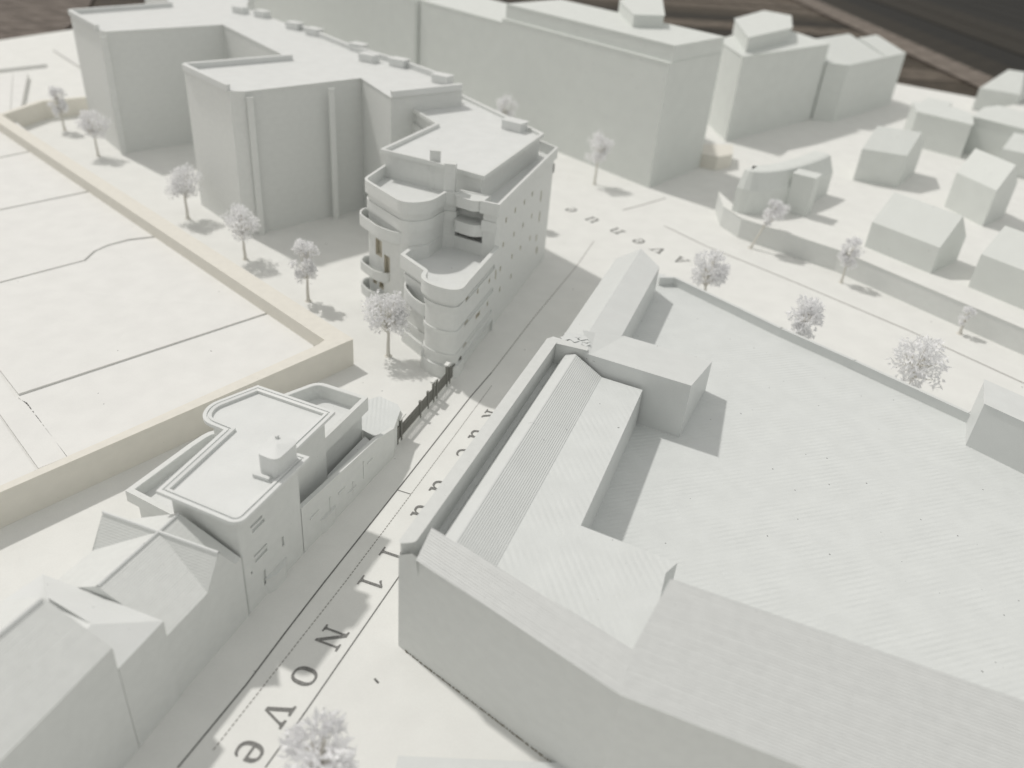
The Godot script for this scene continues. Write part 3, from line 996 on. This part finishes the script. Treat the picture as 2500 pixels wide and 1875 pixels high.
func street_block() -> void:
	# big block on the right: hall roof, ribbed sunken roofs, wings
	var t := thing("street_block", "huge white block with a flat hall roof, ribbed gutter roof and sloping front roofs", "building", Vector2(-4.06, -25.01))
	var c0 := Vector2(-4.06, -25.01)
	var c1 := Vector2(4.71, -18.63)
	var c2 := Vector2(10.65, -16.43)
	var c3 := c2 + (c2 - c1) * 3.0
	var ev := 6.15
	# podium whose top is the hall roof
	var s := solid()
	var pod := PackedVector2Array([c0 + Vector2(0.7, -0.3), c1 + Vector2(0.3, -1.0), c2 + Vector2(0.3, -1.0), c3 + Vector2(0.3, -1.0), Vector2(33.51, -39.92), Vector2(29.01, -44.51), Vector2(16.74, -56.87), Vector2(12.35, -61.56), q(-7.9, 64.2), q(-11.9, 64.2), q(-11.4, 42.15)])
	walls(s, pod, 0.0, 2.5, 0.0)
	part("wall", s, M.greyprint, t)
	beads("hall_roof", cw(pod), 2.5, 70.0, 20.0, t)
	# street wall with its parapet
	s = solid()
	block(s, fillet(uvs([-11.42, 22.6, -11.40, 42.15, -10.86, 42.0, -10.9, 22.9]), {0: 0.12, 3: 0.15}, 3), 0.0, 6.3, 0.07)
	part("parapet", s, M.greyprint, t)
	s = solid()
	block(s, uvs([-11.38, 42.2, -11.2, 42.55, -9.0, 42.3, -8.9, 41.95, -10.8, 41.9]), 2.4, 6.28, 0.05)
	part("parapet", s, M.greyprint, t)
	# front walls
	var fn := (c1 - c0).normalized()
	var fi := Vector2(fn.y, -fn.x)
	var gn := (c2 - c1).normalized()
	var gi := Vector2(gn.y, -gn.x)
	s = solid()
	s.quad(p3(c0, 0), p3(c0, 5.55), p3(c0 + fn * 0.75, ev), p3(c0 + fn * 0.75, 0))
	s.quad(p3(c0 + fn * 0.75, 0), p3(c0 + fn * 0.75, ev), p3(c1, ev), p3(c1, 0))
	s.quad(p3(c1, 0), p3(c1, ev), p3(c3, ev), p3(c3, 0))
	s.quad(p3(c0, 0), p3(c0, 5.55), p3(c0 + fn * 0.75 + fi * 1.2, 5.55), p3(c0 + fn * 0.75 + fi * 1.2, 0))
	part("front_wall", s, M.print, t)
	# sloping roofs behind the front walls
	var rh := 7.0
	var ra := Vector2(-2.75, -25.28)
	var rb := Vector2(5.12, -19.96)
	var ea := Vector2(-3.23, -24.22)
	slope("roof_slope", [p3(ea, ev), p3(ra, rh), p3(rb, rh), p3(c1, ev)], p3(fn, 0), M.layered, t)
	s = solid()
	s.quad(p3(ra, rh), p3(rb, rh), p3(rb, 4.0), p3(ra, 4.0))
	s.quad(p3(ea, ev), p3(ra, rh), p3(ra, 4.0), p3(ea + fi * 0.3, 4.0))
	part("gable_wall", s, M.greyprint, t)
	var tip := p3(rb, rh)
	var e1 := p3(c1, ev)
	var nn := (p3(c2, ev) - e1).cross(tip - e1)
	var pr := Vector3(6.5932, 8.0000, -22.5677)
	var eye := Vector3(0, 30, 0)
	var dv := pr - eye
	var rs := eye + dv * ((e1 - eye).dot(nn) / dv.dot(nn))      # the ridge starts where the plane of this roof passes
	var along := p3(gn, 0)
	slope("roof_slope", [e1, tip, rs, rs + along * 60.0, p3(c3, ev)], along, M.layered, t)
	# crumbs of glue and torn card along the foot of the front wall
	s = solid()
	var rg0 := RandomNumberGenerator.new()
	rg0.seed = 6
	var k := 0.5
	while k < 14.0:
		var c := c0 + fn * k - fi * 0.012 if k < c0.distance_to(c1) else c1 + gn * (k - c0.distance_to(c1)) - gi * 0.012
		box(s, c, fn.rotated(rg0.randf_range(-0.5, 0.5)), rg0.randf_range(0.03, 0.16), rg0.randf_range(0.02, 0.05), 0.0, rg0.randf_range(0.015, 0.07), 0.0)
		k += rg0.randf_range(0.05, 0.2)
	part("glue_crumbs", s, M.glue, t).set_meta("kind", "stuff")
	s = solid()
	s.quad(rs, rs + along * 60.0, rs + along * 60.0 + Vector3(0, -6, 0), Vector3(rs.x, 2.5, rs.z))
	s.quad(tip, rs, Vector3(rs.x, 2.5, rs.z), Vector3(tip.x, 2.5, tip.z))
	part("gable_wall", s, M.greyprint, t)
	# flat roof between, with diagonal beads, and its inner walls
	var flat := cw(uvs([-7.68, 22.5, -7.68, 41.4, -5.11, 41.14, -5.11, 28.25, -0.55, 27.75, -0.9, 26.9, -0.7, 22.0, -4.6, 21.4]))
	s = solid()
	s.ring(flat, 2.45, flat, 5.03)
	part("inner_wall", s, M.grey, t)
	beads("flat_roof", flat, 5.04, 163.0, 21.0, t)
	# gutter, ledge and the ribbed slope stepping down to the flat roof
	s = solid()
	block(s, uvs([-10.9, 22.9, -10.9, 42.0, -7.6, 41.6, -7.6, 22.6]), 2.4, 4.85, 0.0)
	part("gutter", s, M.grey, t)
	s = solid()
	s.quad(w(-10.58, 23.6, 4.87), w(-10.1, 23.4, 5.72), w(-10.1, 41.9, 5.72), w(-10.58, 42.0, 4.87))
	s.quad(w(-10.1, 23.4, 5.72), w(-9.5, 23.2, 5.92), w(-9.5, 41.8, 5.92), w(-10.1, 41.9, 5.72))
	part("ledge", s, M.grey, t)
	s = solid()
	var n := 18
	for i in n:
		var u0 := lerpf(-9.5, -7.68, float(i) / n)
		var u1 := lerpf(-9.5, -7.68, float(i + 1) / n)
		var h0 := lerpf(5.92, 5.04, float(i) / n)
		var h1 := lerpf(5.92, 5.04, float(i + 1) / n)
		var f0 := 41.75 - 0.35 * float(i) / n
		s.quad(w(u0, 22.9, h0), w(u1 - 0.02, 22.9, h0 - 0.012), w(u1 - 0.02, f0, h0 - 0.012), w(u0, f0, h0))
		s.quad(w(u1 - 0.02, 22.9, h0 - 0.012), w(u1, 22.9, h1), w(u1, f0, h1), w(u1 - 0.02, f0, h0 - 0.012))
	part("ribbed_slope", s, M.grey, t)
	# wing across the hall roof
	s = solid()
	var wg := [Vector2(4.45, -42.43), Vector2(10.15, -39.92), Vector2(12.53, -45.50), Vector2(7.03, -47.51), q(-9.3, 45.6), q(-9.9, 44.6), q(-9.8, 42.2)]
	var wh := [6.12, 6.12, 4.72, 4.9, 5.6, 6.1, 6.15]
	var wt := []
	for i in 7:
		var j := (i + 1) % 7
		wt.append(p3(wg[i], wh[i]))
		s.quad(p3(wg[i], 2.4), p3(wg[i], wh[i]), p3(wg[j], wh[j]), p3(wg[j], 2.4))
	part("wing_wall", s, M.grey, t)
	s = solid()
	s.poly([wt[0], wt[1], wt[2], wt[3]])
	s.poly([wt[0], wt[3], wt[4], wt[5], wt[6]])
	part("wing_roof", s, M.grey, t)
	s = solid()
	var rg := RandomNumberGenerator.new()
	rg.seed = 12
	for i in 26:
		var c := w(rg.randf_range(-10.6, -9.2), rg.randf_range(42.2, 43.6), 6.12)
		box(s, Vector2(c.x, c.z), Vector2(rg.randf() - 0.5, rg.randf() - 0.5), rg.randf_range(0.2, 0.6), rg.randf_range(0.15, 0.4), 5.6, 6.13 + rg.randf() * 0.12, 0.03)
	part("print_blemish", s, M.grey, t).set_meta("kind", "stuff")
	# wing running on along the street with a pitched roof
	var nf := 59.6
	s = solid()
	s.poly([w(-11.65, 43.0, 0), w(-11.65, 43.0, 4.1), w(-11.75, 61.6, 4.1), w(-11.75, 61.6, 0)])
	s.poly([w(-7.83, 43.0, 2.4), w(-7.83, 43.0, 5.0), w(-7.9, nf, 5.0), w(-7.9, nf, 2.4)])
	s.poly([w(-11.75, 61.6, 0), w(-11.75, 61.6, 4.1), w(-9.85, 61.4, 5.45), w(-7.9, nf, 5.0), w(-7.9, nf, 0)])
	part("wall", s, M.grey, t)
	s = solid()
	s.poly([w(-11.65, 43.0, 4.1), w(-9.75, 43.0, 5.45), w(-9.85, 61.4, 5.45), w(-11.75, 61.6, 4.1)])
	s.poly([w(-9.75, 43.0, 5.45), w(-7.83, 43.0, 5.0), w(-7.9, nf, 5.0), w(-9.85, 61.4, 5.45)])
	part("roof", s, M.grey, t)
	# low kerb wall round the hall roof on the avenue side
	s = solid()
	var kb := PackedVector2Array([Vector2(11.15, -61.30), Vector2(12.35, -61.56), Vector2(16.74, -56.87), Vector2(19.26, -54.12), Vector2(23.46, -50.13), Vector2(29.01, -44.51), Vector2(33.51, -39.92)])
	for i in kb.size() - 1:
		var f := (kb[i + 1] - kb[i]).normalized().orthogonal() * 0.22
		if f.y > 0: f = -f
		block(s, PackedVector2Array([kb[i], kb[i + 1], kb[i + 1] + f, kb[i] + f]), 0.0, 3.2, 0.03)
	part("kerb_wall", s, M.grey, t)
	# block standing on the hall roof at the right edge
	t = thing("roof_pavilion", "white box shaped pavilion standing on the hall roof at the right edge", "building", Vector2(27.94, -41.86), 2.5)
	var b0 := Vector2(27.94, -41.86)
	var b1 := Vector2(30.62, -39.00)
	var bb := q(0, 0) + UU.rotated(0.0) * 0.0
	bb = Vector2(29.24, -44.77) - b0
	storeys(t, PackedVector2Array([b0, b1 + (b1 - b0) * 1.5, b1 + (b1 - b0) * 1.5 + bb, b0 + bb]), 2.5, 5.57, M.grey)

func far_slabs() -> void:
	var f0 := Vector2(13.81, -94.08)
	var f1 := Vector2(2.97, -105.77)
	var d := (f1 - f0).normalized()
	var back := (Vector2(21.18, -104.04) - f0)
	var t := thing("slab_block", "tall white slab block with a set-back attic storey, behind the corner tower", "building", f0)
	var cut := 28.408
	storeys(t, PackedVector2Array([f0, f0 + d * cut, f0 + d * cut + back, f0 + back]), 0.0, 13.87, M.far, 0.0, 0.0, 0.06)
	var s := solid()
	var a := f0 + back.normalized() * 0.75
	var top := walls(s, PackedVector2Array([f0 + back.normalized() * 0.55 + d * 0.02, a + d * (cut - 0.1) - back.normalized() * 0.2, f0 + d * (cut - 0.1) + back * 0.995, f0 + back * 0.995 + d * 0.02]), 13.8, 15.6, 0.06)
	part("attic_wall", s, M.far, t)
	s = solid()
	s.flat(top, 15.6)
	part("attic_roof", s, M.far, t)
	s = solid()
	block(s, PackedVector2Array([Vector2(9.39, -116.74), Vector2(10.33, -104.76), Vector2(14.03, -106.30), Vector2(15.72, -125.01), Vector2(13.05, -128.44)]), 15.55, 17.0, 0.1)
	part("roof_box", s, M.far, t)
	t = thing("slab_block", "middle white slab block, lower than its neighbour and running up to the top edge", "building", f0 + d * (cut + 0.1))
	var m0 := f0 + d * (cut + 0.08) + back.normalized() * 0.12
	storeys(t, PackedVector2Array([m0, m0 + d * 18.6, m0 + d * 18.6 + back, m0 + back]), 0.0, 13.4, M.far, 0.0, 0.0, 0.06)
	t = thing("slab_block", "farthest white slab block at the top of the picture, behind the long roofs", "building", f0 + d * (cut + 22))
	var n0 := m0 + d * 19.0 - back.normalized() * 0.1
	storeys(t, PackedVector2Array([n0, n0 + d * 75.0, n0 + d * 75.0 + back, n0 + back]), 0.0, 13.4, M.far, 0.0, 0.0, 0.06)
	s = solid()
	box(s, n0 + d * 1.6, d, 2.4, 0.5, 0.0, 13.0, 0.05)
	part("corner_strip", s, M.far, t)
	# block with a box on its roof, right of the slab
	t = thing("box_block", "square white block with a flat box on its roof, right of the slab block", "building", Vector2(27.00, -118.27))
	var h := 11.416
	storeys(t, PackedVector2Array([Vector2(27.00, -118.27), Vector2(43.93, -136.81), Vector2(43.93, -136.81) + Vector2(-5.5, -17), Vector2(25.70, -130.48)]), 0.0, h, M.far, 0.0, 0.0, 0.15)
	s = solid()
	block(s, PackedVector2Array([Vector2(27.87, -121.24), Vector2(37.02, -134.91), Vector2(40.47, -149.84), Vector2(36.94, -153.21), Vector2(29.33, -139.15)]), h - 0.05, h + 2.0, 0.2)
	part("roof_box", s, M.far, t)
	# neighbour with the sloping roof pieces
	t = thing("stepped_block", "white block with two small pitched roof pieces beside the square block", "building", Vector2(47.64, -136.56))
	var k0 := Vector2(44.30, -136.94)
	var k1 := Vector2(47.64, -136.56)
	var k2 := Vector2(63.14, -154.80)
	s = solid()
	var pl := PackedVector2Array([k0, k1, k2, k2 + Vector2(-6, -14), k0 + Vector2(-6, -14)])
	walls(s, pl, 0.0, 8.6, 0.1)
	part("wall", s, M.far, t)
	s = solid()
	var rr := [p3(k1, 8.6), p3(k1.lerp(k2, 0.62), 8.6), p3(k1.lerp(k2, 0.66), 8.6), p3(k2, 8.6)]
	var up := Vector3(-4, 2.0, -9)
	s.flat(inset(cw(pl), 0.1), 8.58)
	s.quad(rr[0], rr[0] + up, rr[1] + up, rr[1])
	s.quad(rr[2], rr[2] + up * 0.8, rr[3] + up * 0.8, rr[3])
	s.tri(rr[1], rr[1] + up, rr[1] + up * Vector3(1, 0, 1))
	s.tri(rr[0], rr[0] + up, rr[0] + up * Vector3(1, 0, 1))
	s.tri(rr[3], rr[3] + up * 0.8, rr[3] + up * Vector3(0.8, 0, 0.8))
	s.tri(rr[2], rr[2] + up * 0.8, rr[2] + up * Vector3(0.8, 0, 0.8))
	s.quad(p3(k0, 8.6), p3(k0, 8.6) + up * 0.9, rr[0] + up * 0.9, rr[0])
	part("roof", s, M.far, t)
	# little cream annex at the foot of the slab
	t = thing("annex", "small cream box annex at the foot of the slab block", "building", Vector2(23.01, -104.41))
	storeys(t, PackedVector2Array([Vector2(21.26, -104.58), Vector2(23.14, -103.60), Vector2(25.44, -105.66), Vector2(26.23, -110.06), Vector2(22.26, -109.21)]), 0.0, 1.7, M.cream)

func terrace_houses() -> void:
	# raised ground on the far side of the avenue, held by a wall
	var hp := 2.1
	var t := thing("retaining_terrace", "raised white terrace with a long retaining wall along the far side of the avenue", "terrace", Vector2(21.71, -80.52))
	var s := solid()
	var pl := PackedVector2Array([Vector2(20.40, -83.57), Vector2(21.71, -80.52), Vector2(29.65, -74.13), Vector2(41.18, -59.65), Vector2(46.10, -53.34), Vector2(75, -60), Vector2(110, -110), Vector2(92, -160), Vector2(60, -132), Vector2(33, -108), Vector2(21.53, -84.44), Vector2(20.69, -88.54)])
	var top := walls(s, pl, 0.0, hp, 0.06)
	part("retaining_wall", s, M.print, t)
	s = solid()
	s.flat(top, hp)
	part("terrace_top", s, M.card, t)
	# curved building
	t = thing("curved_house", "curved white house with a stair turret, at the corner of the terrace", "house", Vector2(26.01, -83.12), hp)
	var pa := Vector2(21.02, -82.56)
	var pb := Vector2(23.10, -79.43)
	var pc := Vector2(29.65, -85.95)
	var pd := Vector2(33.28, -91.07)
	s = solid()
	var rf := solid()
	var n := 15
	var fr := PackedVector2Array()
	for i in n: fr.append(pa.bezier_interpolate(pb, pc, pd, float(i) / (n - 1)))
	var prof := [[0.0, hp], [0.0, 4.6], [0.75, 6.3], [1.1, 6.4], [2.6, 6.4], [2.6, hp]]     # depth behind the front, height
	var rows := []
	for i in n:
		var dd := (fr[mini(i + 1, n - 1)] - fr[maxi(i - 1, 0)]).normalized()
		var back := Vector2(dd.y, -dd.x)
		var row := []
		for k in prof: row.append(p3(fr[i] + back * k[0], k[1]))
		rows.append(row)
	for i in n - 1:
		for k in 5:
			(s if k == 0 or k == 4 else rf).quad(rows[i][k], rows[i][k + 1], rows[i + 1][k + 1], rows[i + 1][k])
	for i in [0, n - 1]: s.poly(rows[i])
	part("wall", s, M.far, t)
	part("roof", rf, M.far, t)
	s = solid()
	box(s, Vector2(28.21, -84.06), Vector2(0.85, 0.52), 2.3, 2.0, hp, 6.2, 0.08)
	part("stair_turret", s, M.far, t)
	# pitched houses: a, b front eave; then the depth of the house
	var list := [
		["small gabled house alone behind the turret of the curved house", Vector2(38.19, -97.44), Vector2(42.94, -96.05), Vector2(47.69, -103.25), 3.75, 5.7],
		["small gabled house second from the right edge, above the nearest gabled house", Vector2(46.24, -90.32), Vector2(48.04, -84.72), Vector2(52.04, -88.56), 3.9, 6.2],
		["wide gabled house nearest the retaining wall, its roof in full sun", Vector2(32.59, -75.56), Vector2(36.88, -70.18), Vector2(40.84, -73.96), 2.5, 4.95],
		["gabled house cut off by the right edge, just above the retaining wall", Vector2(39.35, -67.91), Vector2(43.64, -62.30), Vector2(47.82, -65.96), 3.1, 5.2],
		["gabled house at the right edge behind the others", Vector2(59.22, -106.81), Vector2(64.62, -103.38), Vector2(69.54, -109.85), 3.0, 4.4]]
	for k in list:
		t = thing("gabled_house", k[0], "house", k[1], hp, "small gabled houses on the terrace")
		var a: Vector2 = k[1]
		var b: Vector2 = k[2]
		var dep: Vector2 = k[3] - b
		gable(t, a, a + dep, b + dep, b, hp, hp + k[4], hp + k[5], M.far)
	t = thing("long_low_house", "long low white house with a flat lit roof, just behind the first gabled house", "house", Vector2(53.58, -115.05), hp)
	storeys(t, PackedVector2Array([Vector2(51.79, -117.21), Vector2(57.12, -112.12), Vector2(59.80, -118.32), Vector2(58.92, -122.23), Vector2(53.48, -123.61)]), hp, 6.6, M.far, 0.0, 0.0, 0.15)
	t = thing("long_low_house", "second long low house, stepping up to the right edge below the hipped house", "house", Vector2(59.57, -113.24), hp)
	storeys(t, PackedVector2Array([Vector2(58.77, -115.81), Vector2(66.51, -107.02), Vector2(71.73, -116.93), Vector2(66.36, -124.74), Vector2(63.34, -122.61)]), hp, 6.9, M.far, 0.0, 0.0, 0.15)
	t = thing("low_shed", "low white flat shed left of the hipped house on the far edge", "house", Vector2(63.76, -143.29), hp)
	storeys(t, PackedVector2Array([Vector2(61.92, -140.91), Vector2(65.19, -138.31), Vector2(69.59, -145.48), Vector2(66.29, -147.75)]), 0.0, hp + 0.8, M.far)
	t = thing("hipped_house", "small hipped roof house on the far edge of the board, top right", "house", Vector2(77.07, -153.32))
	var h0 := Vector2(78.33, -155.90)
	var h1 := Vector2(84.24, -152.99)
	var dp := Vector2(9, -11)
	gable(t, h0, h0 + dp, h1 + dp, h1, 0.0, 3.8, 6.6, M.far, 0.3)

func fence() -> void:
	# etched dark railing with gate piers between the corner house and the tower
	var a := q(-18.5, 35.65)
	var b := q(-18.56, 45.9)
	var d := (b - a).normalized()
	var L := a.distance_to(b)
	var t := thing("street_railing", "dark etched metal railing with gate piers between the corner house and the tower", "fence", a)
	var s := solid()
	box(s, (a + b) * 0.5, d, L, 0.09, 0.0, 0.24, 0.01)
	part("plinth", s, M.card, t)
	var rails := [0.30, 0.86, 1.0]
	for r in rails:
		s = solid()
		box(s, (a + b) * 0.5 + d.orthogonal() * 0.005, d, L, 0.05, r, r + 0.06, 0.0)
		part("rail", s, M.rail, t)
	var proto := solid()
	box(proto, a, d, 0.045, 0.035, 0.24, 1.12, 0.0)
	var bar0 := part("bar", proto, M.rail, t)
	var x := 0.1
	while x < L - 0.05:
		var o: MeshInstance3D = bar0.duplicate()
		o.position = p3(d * x, 0) * S
		o.name = "bar"
		t.add_child(o, true)
		x += 0.095
	for k in [[0.0, 1.55], [0.55, 1.3], [1.05, 1.6], [3.75, 1.25], [4.9, 1.3], [5.75, 1.5], [6.25, 1.45], [7.9, 1.55], [8.35, 1.35], [10.2, 1.15]]:
		s = solid()
		box(s, a + d * k[0], d, 0.17, 0.13, 0.0, k[1], 0.02)
		part("pier", s, M.rail, t)
	for k in [[1.2, 1.62, 0.75, 0.34], [5.85, 1.5, 0.4, 0.2], [6.1, 1.46, 0.35, 0.22], [8.1, 1.56, 0.42, 0.2], [8.4, 1.4, 0.35, 0.18]]:
		s = solid()
		box(s, a + d * k[0] - NN * 0.08, d, k[2], k[3], k[1] - 0.05, k[1] + 0.12, 0.04)
		part("pier_cap", s, M.card, t)

func trees() -> void:
	var t6 := tree("round crowned white tree in front of the corner tower, nearest the railing", Vector2(-9.01, -50.47), 0.0, 5.15, 1.75, 1.72, "crumb", 3)
	var t5 := tree("egg shaped white tree, first beyond the corner of the garden wall", Vector2(-16.67, -57.83), 0.0, 5.6, 1.5, 1.3, "crumb", 8)
	again(t6, "second white tree from the garden wall corner, at the foot of the near wing", Vector2(-23.87, -64.54), 0.0, 0.98, 1.9)
	again(t6, "third white tree along the garden wall, left of the near wing", Vector2(-31.85, -72.36), 0.0, 1.02, 4.0)
	again(t6, "white tree at the foot of the far wing, second from the top left", Vector2(-47.73, -87.80), 0.0, 1.0, 2.7)
	again(t5, "farthest white tree in the top left, at the far corner of the wall", Vector2(-55.62, -95.91), 0.0, 0.98, 0.6)
	var t7 := tree("pale wide tree standing before the slab block, right of the tower roof", Vector2(7.45, -93.63), 0.0, 6.1, 2.3, 1.75, "crumb", 15)
	again(t7, "pale tree behind the tower roof, only its crown showing", Vector2(-4.11, -109.04), 0.0, 0.95, 2.2)
	again(t5, "tree hidden behind the tower whose shadow falls on the avenue", Vector2(0.41, -78.47), 0.0, 0.85, 1.0)
	tree("leaning thin white tree in front of the curved house", Vector2(22.49, -77.87), 0.0, 5.6, 2.0, 1.25, "crumb", 21, Vector2(1.5, 0.2))
	again(t5, "white tree before the retaining wall, left of the gabled houses", Vector2(29.67, -71.23), 0.0, 0.86, 3.3)
	tree("tiny sparse white sapling by the retaining wall on the right", Vector2(37.17, -62.60), 0.0, 2.8, 0.7, 0.6, "thin", 25)
	tree("spiky white tree beside the pitched street wing, leftmost behind the hall roof kerb", Vector2(15.63, -64.16), 0.0, 4.9, 1.4, 1.5, "frond", 31)
	tree("spiky white tree with curling leaves, middle one behind the kerb of the hall roof", Vector2(21.20, -55.09), 0.0, 5.3, 2.3, 1.4, "frond", 34)
	tree("large leafy white tree behind the kerb of the hall roof, rightmost", Vector2(27.60, -49.72), 0.0, 5.6, 2.0, 1.95, "frond", 39)
	tree("blurred bushy white tree cut off by the bottom edge, beside the kerb line", Vector2(-5.67, -17.41), 0.0, 4.4, 1.6, 1.35, "frond", 44)
	# low grey card slab at the bottom edge
	var c := thing("card_slab", "pale low card slab at the bottom edge, right of the bushy tree", "roof", Vector2(-2.62, -18.93))
	var s := solid()
	block(s, PackedVector2Array([Vector2(-3.11, -19.43), Vector2(4.12, -19.80), Vector2(4.07, -17.73), Vector2(-3.25, -17.20)]), 0.0, 0.25, 0.03)
	part("roof", s, M.grey, c)
